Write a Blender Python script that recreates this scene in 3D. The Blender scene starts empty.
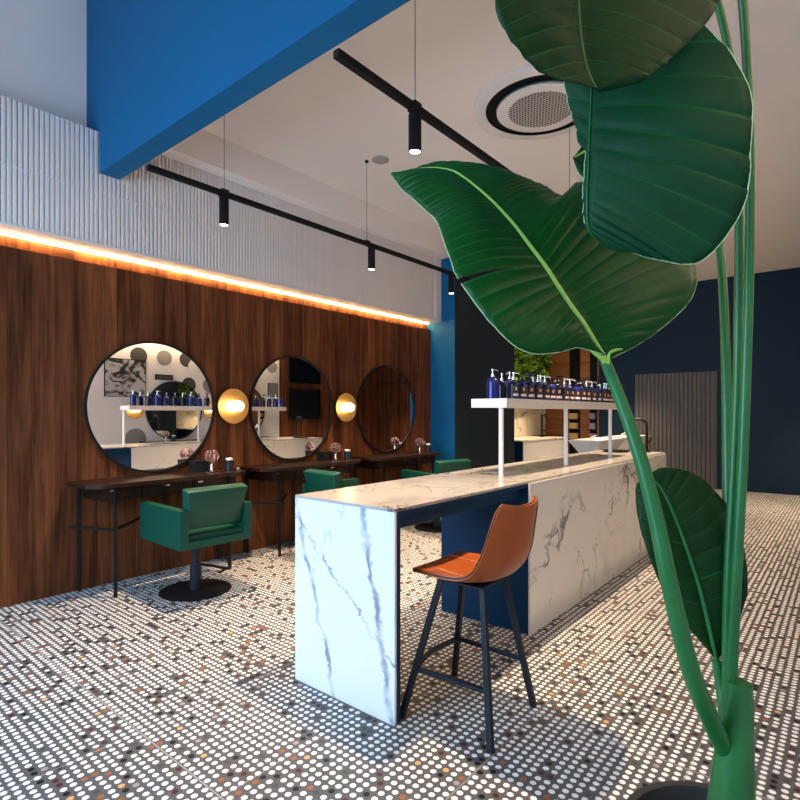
import bpy, bmesh, math, random
from mathutils import Vector, Matrix, noise
random.seed(7)
PI = math.pi
C = bpy.context.scene.collection
S = bpy.context.scene

# ------------------------------------------------------------------ camera, world, big light, exposure
YAW = 0.690508
FPX = 544.07
HOR = 413.0
EYE = 1.42
cam_d = bpy.data.cameras.new('camera'); cam = bpy.data.objects.new('camera', cam_d); C.objects.link(cam)
cam.location = (0, 0, EYE); cam.rotation_euler = (PI/2, 0, YAW)
cam_d.sensor_width = 36; cam_d.lens = 36*FPX/800; cam_d.shift_y = (HOR-400)/800
cam_d.clip_start = 0.05; cam_d.clip_end = 100
S.camera = cam

w = bpy.data.worlds.new('world'); S.world = w; w.use_nodes = True
w.node_tree.nodes['Background'].inputs[0].default_value = (0.45, 0.62, 1.0, 1)
w.node_tree.nodes['Background'].inputs[1].default_value = 0.6

def area(name, loc, rot, sx, sy, power, col):
    d = bpy.data.lights.new(name, 'AREA'); d.shape = 'RECTANGLE'; d.size = sx; d.size_y = sy
    d.energy = power; d.color = col
    o = bpy.data.objects.new(name, d); C.objects.link(o); o.location = loc; o.rotation_euler = rot
    return o
# daylight entering through the shop window behind the camera
area('window_daylight', (-2.9, -1.72, 1.8), (math.radians(64), 0, 0), 3.3, 2.2, 235, (0.48, 0.73, 1.0))

S.view_settings.view_transform = 'Standard'
S.view_settings.look = 'None'
S.view_settings.exposure = 0.0
S.view_settings.gamma = 1.0
S.view_settings.use_curve_mapping = False

WARM = (1.0, 0.72, 0.46)
SPOT_W = 370

# ------------------------------------------------------------------ node helpers
class NT:
    def __init__(s, name):
        s.m = bpy.data.materials.new(name); s.m.use_nodes = True
        s.t = s.m.node_tree; s.b = s.t.nodes['Principled BSDF']
    def n(s, ty, **kw):
        x = s.t.nodes.new(ty)
        for k, v in kw.items(): setattr(x, k, v)
        return x
    def put(s, sock, v):
        if isinstance(v, bpy.types.NodeSocket): s.t.links.new(v, sock)
        elif isinstance(v, bpy.types.Node): s.t.links.new(v.outputs[0], sock)
        else: sock.default_value = v
    def math(s, op, a, b=0.0, c=0.0, clamp=False):
        x = s.n('ShaderNodeMath', operation=op); x.use_clamp = clamp
        s.put(x.inputs[0], a); s.put(x.inputs[1], b); s.put(x.inputs[2], c)
        return x.outputs[0]
    def mix(s, f, a, b):
        x = s.n('ShaderNodeMix', data_type='RGBA')
        s.put(x.inputs[0], f); s.put(x.inputs[6], c4(a)); s.put(x.inputs[7], c4(b))
        return x.outputs[2]
    def coords(s, scale=(1, 1, 1), loc=(0, 0, 0), kind='Object'):
        tc = s.n('ShaderNodeTexCoord'); mp = s.n('ShaderNodeMapping')
        s.t.links.new(tc.outputs[kind], mp.inputs[0]); mp.inputs['Scale'].default_value = scale; mp.inputs['Location'].default_value = loc
        return mp.outputs[0]
    def noise(s, vec, scale, detail=3, dist=0.0, rough=0.5):
        x = s.n('ShaderNodeTexNoise'); s.put(x.inputs['Vector'], vec)
        x.inputs['Scale'].default_value = scale; x.inputs['Detail'].default_value = detail
        x.inputs['Distortion'].default_value = dist; x.inputs['Roughness'].default_value = rough
        return x.outputs[0]
    def ramp(s, v, a, b):   # 0 below a, 1 above b
        x = s.n('ShaderNodeMapRange', interpolation_type='SMOOTHSTEP')
        s.put(x.inputs[0], v); x.inputs[1].default_value = a; x.inputs[2].default_value = b
        return x.outputs[0]
    def bump(s, h, strength=0.3, dist=0.01):
        x = s.n('ShaderNodeBump'); s.put(x.inputs['Height'], h); x.inputs['Strength'].default_value = strength
        x.inputs['Distance'].default_value = dist; s.t.links.new(x.outputs[0], s.b.inputs['Normal'])
    def set(s, col=None, rough=0.5, metal=0.0, **kw):
        if col is not None: s.put(s.b.inputs['Base Color'], c4(col))
        s.put(s.b.inputs['Roughness'], rough); s.b.inputs['Metallic'].default_value = metal
        for k, v in kw.items(): s.put(s.b.inputs[k.replace('_', ' ')], v)
        return s.m
def c4(c):
    if isinstance(c, (tuple, list)) and len(c) == 3: return (*c, 1)
    return c
def simple(name, col, rough=0.5, metal=0.0, var=0.12, scale=14, **kw):
    t = NT(name); f = t.noise(t.coords(), scale, 3)
    t.set(t.mix(f, tuple(x*(1-var) for x in col), tuple(min(1, x*(1+var)) for x in col)), rough, metal, **kw)
    return t.m
def emit(name, col, st):
    t = NT(name); t.set((0, 0, 0), 0.5); t.b.inputs['Emission Color'].default_value = c4(col); t.b.inputs['Emission Strength'].default_value = st
    return t.m

def m_terrazzo():
    t = NT('terrazzo_floor'); P = 0.0375
    tc = t.n('ShaderNodeTexCoord'); sp = t.n('ShaderNodeSeparateXYZ'); t.t.links.new(tc.outputs['Object'], sp.inputs[0])
    x = t.math('DIVIDE', t.math('ADD', sp.outputs[0], 1.142), P); y = t.math('DIVIDE', t.math('SUBTRACT', sp.outputs[1], 1.128), P)
    fx = t.math('FLOOR', x); fy = t.math('FLOOR', y)
    cv = t.n('ShaderNodeCombineXYZ'); t.put(cv.inputs[0], fx); t.put(cv.inputs[1], fy)
    wn = t.n('ShaderNodeTexWhiteNoise', noise_dimensions='2D'); t.t.links.new(cv.outputs[0], wn.inputs['Vector'])
    cs = t.n('ShaderNodeSeparateColor'); t.t.links.new(wn.outputs['Color'], cs.inputs[0])
    jx = t.math('MULTIPLY', t.math('SUBTRACT', cs.outputs[0], 0.5), 0.10); jy = t.math('MULTIPLY', t.math('SUBTRACT', cs.outputs[1], 0.5), 0.10)
    dx = t.math('ADD', t.math('SUBTRACT', t.math('SUBTRACT', x, fx), 0.5), jx); dy = t.math('ADD', t.math('SUBTRACT', t.math('SUBTRACT', y, fy), 0.5), jy)
    d = t.math('SQRT', t.math('ADD', t.math('MULTIPLY', dx, dx), t.math('MULTIPLY', dy, dy)))
    dot = t.math('SUBTRACT', 1.0, t.ramp(d, 0.31, 0.35))
    cr = t.n('ShaderNodeValToRGB'); cr.color_ramp.interpolation = 'CONSTANT'
    e = cr.color_ramp.elements
    stops = [(0, (0.90, 0.90, 0.90)), (0.60, (0.80, 0.81, 0.82)), (0.865, (0.008, 0.010, 0.013)), (0.92, (0.06, 0.075, 0.075)), (0.94, (0.08, 0.022, 0.02)), (0.962, (0.32, 0.12, 0.05)), (0.982, (0.70, 0.38, 0.16)), (0.991, (0.38, 0.30, 0.30))]
    e[0].position = 0; e[0].color = c4(stops[0][1]); e[1].position = stops[1][0]; e[1].color = c4(stops[1][1])
    for p, c in stops[2:]:
        q = e.new(p); q.color = c4(c)
    t.t.links.new(wn.outputs['Value'], cr.inputs[0])
    gv = t.coords()
    n1 = t.noise(gv, 260, 2); n2 = t.noise(gv, 6, 3)
    base = t.mix(t.ramp(n1, 0.38, 0.62), (0.035, 0.037, 0.042), (0.17, 0.17, 0.175))
    base = t.mix(t.math('MULTIPLY', n2, 0.35), base, (0.09, 0.087, 0.087))
    col = t.mix(dot, base, cr.outputs[0])
    # tile joints
    def joint(v, period, w):
        u = t.math('DIVIDE', v, period); fr = t.math('ABSOLUTE', t.math('SUBTRACT', u, t.math('ROUND', u)))
        return t.math('LESS_THAN', t.math('MULTIPLY', fr, period), w)
    jn = t.math('MAXIMUM', joint(x, 17.3, 0.055), joint(y, 34.0, 0.085))
    col = t.mix(t.math('MULTIPLY', jn, 0.75), col, (0.42, 0.41, 0.40))
    t.set(col, 0.40, 0.0)
    t.b.inputs['Specular IOR Level'].default_value = 0.2
    return t.m

def m_marble(name='marble', base=(0.78, 0.775, 0.77), vein=(0.07, 0.07, 0.08), loc=(0, 0, 0), sc=1.0, extra=False, more=False):
    t = NT(name); v = t.coords((sc, sc*0.8, sc*0.9), loc)
    wv = t.n('ShaderNodeTexNoise'); t.put(wv.inputs['Vector'], v); wv.inputs['Scale'].default_value = 2.2; wv.inputs['Detail'].default_value = 5
    va = t.n('ShaderNodeVectorMath', operation='MULTIPLY_ADD'); t.t.links.new(wv.outputs['Color'], va.inputs[0])
    va.inputs[1].default_value = (0.55, 0.55, 0.55); t.put(va.inputs[2], v)
    vv = va.outputs[0]
    def ridge(scale, w, mlo, mhi, mscale):
        n = t.noise(vv, scale, 4, 0.3, 0.55)
        r = t.math('SUBTRACT', 1.0, t.ramp(t.math('ABSOLUTE', t.math('SUBTRACT', n, 0.5)), 0.0, w))
        return t.math('MULTIPLY', r, t.ramp(t.noise(v, mscale, 2), mlo, mhi))
    k_ = 0.13 if extra else (-0.06 if more else 0.0)
    a = ridge(1.15, 0.016, 0.47+k_, 0.61+k_, 1.3)
    b = t.math('MULTIPLY', ridge(2.6, 0.018, 0.50+k_, 0.64+k_, 1.9), 0.55)
    c = t.math('MULTIPLY', t.math('SUBTRACT', 1.0, t.ramp(t.math('ABSOLUTE', t.math('SUBTRACT', t.noise(vv, 1.15, 3), 0.5)), 0.0, 0.07)), t.math('MULTIPLY', t.ramp(t.noise(v, 1.6, 2), 0.54+k_, 0.70+k_), 0.3))
    f = t.math('MAXIMUM', t.math('MAXIMUM', a, b), c)
    if extra:      # the two long veins of the end panel
        tc = t.n('ShaderNodeTexCoord'); sp = t.n('ShaderNodeSeparateXYZ'); t.t.links.new(tc.outputs['Object'], sp.inputs[0])
        nz = t.noise(t.coords((1, 1, 1), (3, 1, 0)), 7, 8, 0.8, 0.70)
        wid = t.noise(t.coords((1, 1, 1), (9, 1, 0)), 7, 3)
        for x0, x1, z1, k, ww in ((-2.29, -1.98, 0.0, 0.15, 0.024), (-1.80, -1.60, 0.02, 0.13, 0.036), (-2.42, -1.26, 0.0, 0.34, 0.016)):
            tt = t.math('DIVIDE', t.math('SUBTRACT', 0.98, sp.outputs[2]), 0.98)
            ctr = t.math('ADD', t.math('MULTIPLY', tt, x1-x0), x0)
            dd = t.math('ABSOLUTE', t.math('SUBTRACT', t.math('SUBTRACT', sp.outputs[0], ctr), t.math('MULTIPLY', t.math('SUBTRACT', nz, 0.5), k)))
            g = t.math('SUBTRACT', 1.0, t.ramp(t.math('DIVIDE', dd, t.math('ADD', t.math('MULTIPLY', wid, ww*1.6), 0.001)), 0.15, 1.0))
            f = t.math('MAXIMUM', f, t.math('MULTIPLY', g, t.math('ADD', t.math('MULTIPLY', t.ramp(t.noise(t.coords(), 9, 4), 0.35, 0.65), 0.65), 0.22)))
    cloud = t.mix(t.noise(v, 1.5, 3), base, tuple(x*0.93 for x in base))
    t.set(t.mix(t.math('MULTIPLY', f, 0.88, clamp=True), cloud, vein), 0.22)
    t.b.inputs['Specular IOR Level'].default_value = 0.45
    return t.m

def m_wood(name, a, b, axis='y', plank=0.14, rough=0.42, glossy=0.3):
    t = NT(name); tc = t.n('ShaderNodeTexCoord'); sp = t.n('ShaderNodeSeparateXYZ'); t.t.links.new(tc.outputs['Object'], sp.inputs[0])
    u = sp.outputs[1] if axis == 'y' else (sp.outputs[0] if axis == 'x' else sp.outputs[2])
    pl = t.math('FLOOR', t.math('DIVIDE', u, plank))
    wn = t.n('ShaderNodeTexWhiteNoise', noise_dimensions='1D'); t.put(wn.inputs['W'], pl)
    st = {'y': (9, 9, 0.6), 'x': (9, 9, 0.6), 'z': (0.6, 0.6, 9)}[axis]
    v = t.coords(st); off = t.n('ShaderNodeVectorMath', operation='MULTIPLY_ADD')
    cb = t.n('ShaderNodeCombineXYZ'); 
    for i in range(3): t.put(cb.inputs[i], wn.outputs['Value'])
    t.t.links.new(cb.outputs[0], off.inputs[0]); off.inputs[1].default_value = (7, 5, 9); t.put(off.inputs[2], v)
    g = t.noise(off.outputs[0], 1.0, 6, 0.6, 0.6); g2 = t.noise(off.outputs[0], 5.0, 4, 0.2)
    f = t.math('ADD', t.math('MULTIPLY', g, 0.75), t.math('MULTIPLY', g2, 0.25))
    f = t.ramp(f, 0.32, 0.68)
    col = t.mix(f, a, b)
    col = t.mix(t.math('MULTIPLY', wn.outputs['Value'], 0.45), col, tuple(x*0.45 for x in a))
    fr = t.math('FRACT', t.math('DIVIDE', u, plank))
    gap = t.math('LESS_THAN', fr, 0.018)
    col = t.mix(t.math('MULTIPLY', gap, 0.7), col, (0.01, 0.006, 0.004))
    t.set(col, rough); t.b.inputs['Specular IOR Level'].default_value = glossy
    return t.m

def m_leaf(name, a, b, trans=0.12):
    t = NT(name); n = t.noise(t.coords(), 9, 4); n2 = t.noise(t.coords((1, 1, 1)), 60, 2)
    col = t.mix(n, a, b); col = t.mix(t.math('MULTIPLY', n2, 0.25), col, tuple(x*1.6 for x in b))
    t.set(col, 0.36); t.b.inputs['Specular IOR Level'].default_value = 0.16
    tr = t.n('ShaderNodeBsdfTranslucent'); tr.inputs[0].default_value = (0.06, 0.30, 0.03, 1)
    mx = t.n('ShaderNodeMixShader'); mx.inputs[0].default_value = trans
    out = t.t.nodes['Material Output']
    t.t.links.new(t.b.outputs[0], mx.inputs[1]); t.t.links.new(tr.outputs[0], mx.inputs[2]); t.t.links.new(mx.outputs[0], out.inputs[0])
    return t.m

M = {}
M['floor'] = m_terrazzo()
M['marble'] = m_marble('marble_counter')
M['marble_top'] = m_marble('marble_worktop', base=(0.50, 0.48, 0.465), loc=(2.2, 0.7, 0.3), sc=1.25, more=True)
M['marble_end'] = m_marble('marble_end_panel', base=(0.88, 0.88, 0.88), vein=(0.05, 0.11, 0.19), loc=(4, 2, 1), extra=True)
M['marble_warm'] = m_marble('marble_splashback', base=(0.80, 0.74, 0.62), vein=(0.05, 0.045, 0.04), loc=(1, 5, 2), sc=0.9)
M['walnut'] = m_wood('walnut_cladding', (0.045, 0.013, 0.005), (0.245, 0.082, 0.030), 'y', 0.155, 0.5, 0.12)
M['oak'] = m_wood('orange_oak', (0.30, 0.10, 0.03), (0.55, 0.22, 0.07), 'z', 0.11)
M['desk'] = m_wood('dark_desk_wood', (0.014, 0.007, 0.005), (0.042, 0.020, 0.013), 'x', 0.3, 0.28, 0.5)
M['plaster'] = simple('white_plaster', (0.84, 0.79, 0.77), 0.8, var=0.03, scale=2)
M['flute'] = simple('white_fluted', (0.76, 0.70, 0.68), 0.55, var=0.03, scale=3)
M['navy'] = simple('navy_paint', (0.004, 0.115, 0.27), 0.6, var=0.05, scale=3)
M['navy_deep'] = simple('deep_navy_paint', (0.010, 0.028, 0.055), 0.5, var=0.05, scale=3)
M['charcoal'] = simple('charcoal_blue', (0.018, 0.030, 0.042), 0.6, var=0.05, scale=3)
M['navy_panel'] = simple('navy_panel', (0.001, 0.034, 0.095), 0.5, var=0.06, scale=3)
M['black'] = simple('black_metal', (0.012, 0.012, 0.013), 0.38)
M['matte_black'] = simple('matte_black', (0.008, 0.008, 0.009), 0.7)
M['stool_metal'] = simple('blue_black_metal', (0.015, 0.02, 0.028), 0.4)
M['chrome'] = simple('chrome', (0.8, 0.8, 0.82), 0.12, 1.0, var=0.02)
M['mirror'] = NT('mirror_glass').set((0.93, 0.93, 0.93), 0.0, 1.0)
M['brass'] = simple('brushed_brass', (0.70, 0.40, 0.13), 0.5, 1.0, var=0.08, scale=40)
M['green'] = simple('green_leather', (0.003, 0.068, 0.043), 0.42, var=0.10, scale=22)
M['green_piping'] = simple('dark_green_seam', (0.008, 0.07, 0.04), 0.5)
def m_leather():
    t = NT('tan_leather'); n = t.noise(t.coords(), 7, 4); v = t.n('ShaderNodeTexVoronoi'); t.put(v.inputs['Vector'], t.coords()); v.inputs['Scale'].default_value = 350
    t.set(t.mix(n, (0.25, 0.048, 0.008), (0.44, 0.10, 0.017)), 0.36); t.bump(v.outputs['Distance'], 0.12, 0.001); return t.m
M['tan'] = m_leather()
M['thread'] = simple('cream_thread', (0.85, 0.5, 0.3), 0.7)
M['edge'] = simple('dark_piping', (0.03, 0.012, 0.008), 0.6)
M['white'] = simple('white_lacquer', (0.80, 0.77, 0.76), 0.35, var=0.02)
M['ceramic'] = simple('white_ceramic', (0.80, 0.84, 0.88), 0.12, var=0.02)
M['cobalt'] = simple('cobalt_plastic', (0.006, 0.014, 0.17), 0.16, var=0.1)
M['inkblue'] = simple('ink_blue_plastic', (0.003, 0.005, 0.038), 0.16, var=0.1)
M['label_dark'] = simple('dark_label', (0.012, 0.010, 0.02), 0.45)
M['label_pale'] = simple('pale_print', (0.62, 0.55, 0.66), 0.6)
M['label_tan'] = simple('tan_print', (0.55, 0.33, 0.2), 0.6)
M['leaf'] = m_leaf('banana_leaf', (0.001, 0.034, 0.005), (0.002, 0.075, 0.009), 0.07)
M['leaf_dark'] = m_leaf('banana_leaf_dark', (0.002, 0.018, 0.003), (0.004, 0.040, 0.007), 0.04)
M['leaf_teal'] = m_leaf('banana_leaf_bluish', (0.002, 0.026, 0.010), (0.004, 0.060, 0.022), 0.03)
M['vein'] = simple('leaf_vein', (0.005, 0.092, 0.020), 0.4, var=0.3)
M['vein'].node_tree.nodes['Principled BSDF'].inputs['Specular IOR Level'].default_value = 0.15
M['midrib'] = simple('pale_midrib', (0.30, 0.60, 0.10), 0.35, var=0.12)
M['leaf_edge'] = simple('pale_leaf_edge', (0.42, 0.62, 0.34), 0.5)
M['stalk'] = simple('green_stalk', (0.014, 0.15, 0.035), 0.34, var=0.3, scale=10)
M['pot'] = simple('charcoal_pot', (0.03, 0.03, 0.032), 0.6)
M['soil'] = simple('soil', (0.03, 0.018, 0.01), 0.95, var=0.5, scale=60)
M['moss_a'] = simple('bright_fern', (0.34, 0.66, 0.05), 0.5, var=0.4, scale=8)
M['moss_b'] = simple('dark_fern', (0.02, 0.09, 0.015), 0.6, var=0.4)
M['grey_flute'] = simple('grey_fluted_panel', (0.12, 0.11, 0.105), 0.5, var=0.05, scale=4)
M['lens'] = emit('lamp_lens', (1.0, 0.82, 0.6), 30)
M['globe'] = emit('globe_glow', (1.0, 0.80, 0.50), 12)
M['led'] = emit('led_glow', (1.0, 0.60, 0.24), 75)
M['led_opp'] = emit('led_glow_soft', (1.0, 0.72, 0.42), 20)
M['screen'] = simple('black_glass', (0.006, 0.006, 0.008), 0.08)
M['grey_disc'] = simple('grey_disc', (0.26, 0.24, 0.23), 0.7)
M['dark_disc'] = simple('charcoal_disc', (0.06, 0.055, 0.05), 0.7)
M['gold_box'] = simple('gold_box', (0.75, 0.48, 0.2), 0.4, var=0.2, scale=30)
M['grey_box'] = simple('grey_box', (0.25, 0.25, 0.3), 0.5)
def m_glass(name, tint):
    t = NT(name); t.set(tint, 0.03); t.b.inputs['Transmission Weight'].default_value = 0.95; t.b.inputs['IOR'].default_value = 1.25; return t.m
M['cloche'] = m_glass('pink_glass', (1.0, 0.78, 0.74))
def m_perf():
    t = NT('perforated_white'); tc = t.n('ShaderNodeTexCoord'); sp = t.n('ShaderNodeSeparateXYZ'); t.t.links.new(tc.outputs['Object'], sp.inputs[0])
    P = 0.026
    yy = t.math('DIVIDE', sp.outputs[1], P); fy = t.math('FLOOR', yy)
    xx = t.math('ADD', t.math('DIVIDE', sp.outputs[0], P), t.math('MULTIPLY', t.math('MODULO', fy, 2.0), 0.5))
    dx = t.math('SUBTRACT', t.math('FRACT', xx), 0.5); dy = t.math('SUBTRACT', t.math('FRACT', yy), 0.5)
    d = t.math('SQRT', t.math('ADD', t.math('MULTIPLY', dx, dx), t.math('MULTIPLY', dy, dy)))
    t.set(t.mix(t.ramp(d, 0.36, 0.44), (0.012, 0.012, 0.014), (0.6, 0.57, 0.56)), 0.5); return t.m
M['perf'] = m_perf()
def m_photo():
    t = NT('monochrome_print'); n = t.noise(t.coords((1, 2, 3), (2, 0, 0)), 2.2, 5, 1.2); t.set(t.mix(t.ramp(n, 0.42, 0.56), (0.02, 0.02, 0.02), (0.5, 0.48, 0.47)), 0.4); return t.m
M['photo'] = m_photo()

for k in ('navy_panel', 'charcoal', 'navy_deep', 'navy', 'black', 'matte_black', 'stool_metal', 'green', 'desk'):
    M[k].node_tree.nodes['Principled BSDF'].inputs['Specular IOR Level'].default_value = 0.18
M['leaf_teal'].node_tree.nodes['Principled BSDF'].inputs['Roughness'].default_value = 0.55
M['leaf_dark'].node_tree.nodes['Principled BSDF'].inputs['Roughness'].default_value = 0.5

M['green'].node_tree.nodes['Principled BSDF'].inputs['Specular IOR Level'].default_value = 0.35

# ------------------------------------------------------------------ mesh helpers
def link(name, bm, mat, parent=None, smooth=False, loc=None, bevel=0.0, seg=2):
    if bevel > 0:
        es = [e for e in bm.edges if len(e.link_faces) == 2 and e.calc_face_angle(0) > 0.6]
        bmesh.ops.bevel(bm, geom=es, offset=bevel, segments=seg, affect='EDGES', profile=0.5, clamp_overlap=True)
    bmesh.ops.recalc_face_normals(bm, faces=bm.faces)
    me = bpy.data.meshes.new(name); bm.to_mesh(me); bm.free()
    mats = mat if isinstance(mat, (list, tuple)) else [mat]
    for m in mats: me.materials.append(m)
    if smooth:
        for p in me.polygons: p.use_smooth = True
        try: me.set_sharp_from_angle(angle=0.6)
        except Exception: pass
    o = bpy.data.objects.new(name, me); C.objects.link(o)
    if loc is not None: o.location = loc
    if parent is not None: o.parent = parent
    return o
def box(bm, x0, x1, y0, y1, z0, z1, mi=0):
    vs = [bm.verts.new(p) for p in ((x0, y0, z0), (x1, y0, z0), (x1, y1, z0), (x0, y1, z0), (x0, y0, z1), (x1, y0, z1), (x1, y1, z1), (x0, y1, z1))]
    for f in ((0, 3, 2, 1), (4, 5, 6, 7), (0, 1, 5, 4), (1, 2, 6, 5), (2, 3, 7, 6), (3, 0, 4, 7)):
        bm.faces.new([vs[i] for i in f]).material_index = mi
    return bm
def B(*a): return box(bmesh.new(), *a)
def lathe(bm, prof, seg=32, c=(0, 0, 0), ax='z', mi=0):
    rings = []
    for r, h in prof:
        ring = []
        for i in range(seg if r > 1e-6 else 1):
            a = 2*PI*i/seg; p = (r*math.cos(a), r*math.sin(a), h)
            if ax == 'x': p = (h, p[0], p[1])
            if ax == 'y': p = (p[0], h, p[1])
            ring.append(bm.verts.new((c[0]+p[0], c[1]+p[1], c[2]+p[2])))
        rings.append(ring)
    for a, b in zip(rings, rings[1:]):
        if len(a) == 1 and len(b) == 1: continue
        for i in range(seg):
            j = (i+1) % seg
            if len(a) == 1: f = [a[0], b[j], b[i]]
            elif len(b) == 1: f = [a[i], a[j], b[0]]
            else: f = [a[i], a[j], b[j], b[i]]
            bm.faces.new(f).material_index = mi
    return bm
def tube(bm, pts, rad, seg=10, mi=0, square=False, caps=True):
    pts = [Vector(p) for p in pts]; n = len(pts)
    rad = rad if isinstance(rad, (list, tuple)) else [rad]*n
    t0 = (pts[1]-pts[0]).normalized(); up = Vector((0, 0, 1)) if abs(t0.z) < 0.9 else Vector((0, 1, 0))
    nrm = (up - t0*up.dot(t0)).normalized(); rings = []
    for i in range(n):
        if i == 0: t = pts[1]-pts[0]
        elif i == n-1: t = pts[-1]-pts[-2]
        else: t = (pts[i+1]-pts[i]).normalized()+(pts[i]-pts[i-1]).normalized()
        t.normalize(); nrm = (nrm - t*nrm.dot(t)).normalized(); bn = t.cross(nrm)
        if square: ring = [bm.verts.new(pts[i]+nrm*rad[i]*a+bn*rad[i]*b) for a, b in ((1, 1), (-1, 1), (-1, -1), (1, -1))]
        else: ring = [bm.verts.new(pts[i]+(nrm*math.cos(2*PI*k/seg)+bn*math.sin(2*PI*k/seg))*rad[i]) for k in range(seg)]
        rings.append(ring)
    m = len(rings[0])
    for a, b in zip(rings, rings[1:]):
        for k in range(m): bm.faces.new([a[k], a[(k+1) % m], b[(k+1) % m], b[k]]).material_index = mi
    if caps: bm.faces.new(rings[0][::-1]).material_index = mi; bm.faces.new(rings[-1]).material_index = mi
    return bm
def prism(bm, poly, z0, z1, mi=0):
    a = [bm.verts.new((x, y, z0)) for x, y in poly]; b = [bm.verts.new((x, y, z1)) for x, y in poly]
    bm.faces.new(a[::-1]).material_index = mi; bm.faces.new(b).material_index = mi
    for i in range(len(poly)):
        j = (i+1) % len(poly); bm.faces.new([a[i], a[j], b[j], b[i]]).material_index = mi
    return bm
def catmull(pts, n):
    out = []; P = [Vector(p) for p in pts]; m = len(P)-1
    for i in range(n):
        t = i/(n-1)*m; k = min(int(t), m-1); u = t-k
        p0 = P[max(k-1, 0)]; p1 = P[k]; p2 = P[k+1]; p3 = P[min(k+2, m)]
        out.append(0.5*((2*p1)+(p2-p0)*u+(2*p0-5*p1+4*p2-p3)*u*u+(3*p1-p0-3*p2+p3)*u**3))
    return out
def tag(o, label, cat, group=None, kind=None):
    o['label'] = label; o['category'] = cat
    if group: o['group'] = group
    if kind: o['kind'] = kind
    return o
def thing(name, label, cat, loc=(0, 0, 0), rz=0, group=None):
    o = bpy.data.objects.new(name, None); C.objects.link(o); o.location = loc; o.rotation_euler = (0, 0, rz)
    o.empty_display_size = 0.1
    return tag(o, label, cat, group)
def struct(name, bm, mat, **kw):
    o = link(name, bm, mat, **kw); o['kind'] = 'structure'; return o
def kids(o): return [c for c in bpy.data.objects if c.parent == o]
def dup(o, loc=None, rz=None, label=None, group=None, parent=None):
    c = o.copy(); C.objects.link(c)
    if parent is not None: c.parent = parent
    if loc is not None: c.location = loc
    if rz is not None: c.rotation_euler = (0, 0, rz)
    if label: c['label'] = label
    if group: c['group'] = group
    for ch in kids(o): dup(ch, parent=c)
    return c
FW = Vector((-math.sin(YAW), math.cos(YAW), 0)); RT = Vector((math.cos(YAW), math.sin(YAW), 0)); UP = Vector((0, 0, 1))
def at(u, v, d):            # world point for a measured sight line and a distance
    return Vector((0, 0, EYE)) + (FW*FPX+RT*(u-400)+UP*(HOR-v))*(d/FPX)

# ------------------------------------------------------------------ the room
XL, XR, YF, YB, ZC = -4.76, 0.85, -1.6, 11.6, 3.93
struct('floor', B(-5.5, XR+0.1, YF-0.1, YB+0.1, -0.1, 0), M['floor'])
ZF = 4.9
struct('ceiling', B(-5.5, XR+0.1, 1.955, YB+0.1, ZC, ZC+0.1), M['plaster'])
struct('ceiling', B(-5.5, XR+0.1, YF-0.1, 1.80, ZF, ZF+0.1), M['plaster'])
# left wall: core, walnut cladding below the light cove, recessed strip above it
struct('wall_left', B(-5.0, -4.815, YF-0.1, 6.47, 0, 3.0), M['walnut'])
struct('wall_left', B(-5.0, -4.815, YF-0.1, 6.47, 3.0, ZF), M['plaster'])
struct('trim_1', B(-4.815, XL, YF, 6.47, 0, 2.64), M['walnut'])
struct('wall_back', B(-5.5, XR+0.1, YB, YB+0.1, 0, ZC), M['navy_deep'])
# column and recess beyond the cladding
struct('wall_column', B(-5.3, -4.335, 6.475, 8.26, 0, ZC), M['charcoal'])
struct('wall_column', B(-5.3, -4.335, 6.47, 6.4745, 0, ZC), M['navy'])  # thin navy skin on the near face, charcoal on the rest
struct('wall_recess', B(-5.5, -5.3, 6.47, YB, 0, ZC), M['navy_deep'])
# right wall: white plaster, then walnut
struct('wall_right', B(XR, XR+0.1, YF-0.1, 8.05, 0, ZF), M['plaster'])
struct('wall_right', B(XR, XR+0.1, 8.05, YB, 0, ZC), M['walnut'])
struct('trim_2', B(XR-0.2, XR, YF, 8.05, 2.78, ZC), M['flute'])
# front wall with shop window
bm = bmesh.new()
box(bm, -5.0, -4.6, YF-0.1, YF, 0, ZF); box(bm, 0.4, XR+0.1, YF-0.1, YF, 0, ZF); box(bm, -4.6, 0.4, YF-0.1, YF, 3.15, ZF); box(bm, -4.6, 0.4, YF-0.1, YF, 0, 0.35)
struct('wall_front', bm, M['plaster'])
wf = bmesh.new()
for a in (-4.6, -2.95, -1.3, 0.34): box(wf, a, a+0.06, YF-0.09, YF-0.02, 0.35, 3.15)
box(wf, -4.6, 0.4, YF-0.09, YF-0.02, 0.35, 0.42); box(wf, -4.6, 0.4, YF-0.09, YF-0.02, 3.08, 3.15)
struct('window_1', wf, M['black'])

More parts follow.
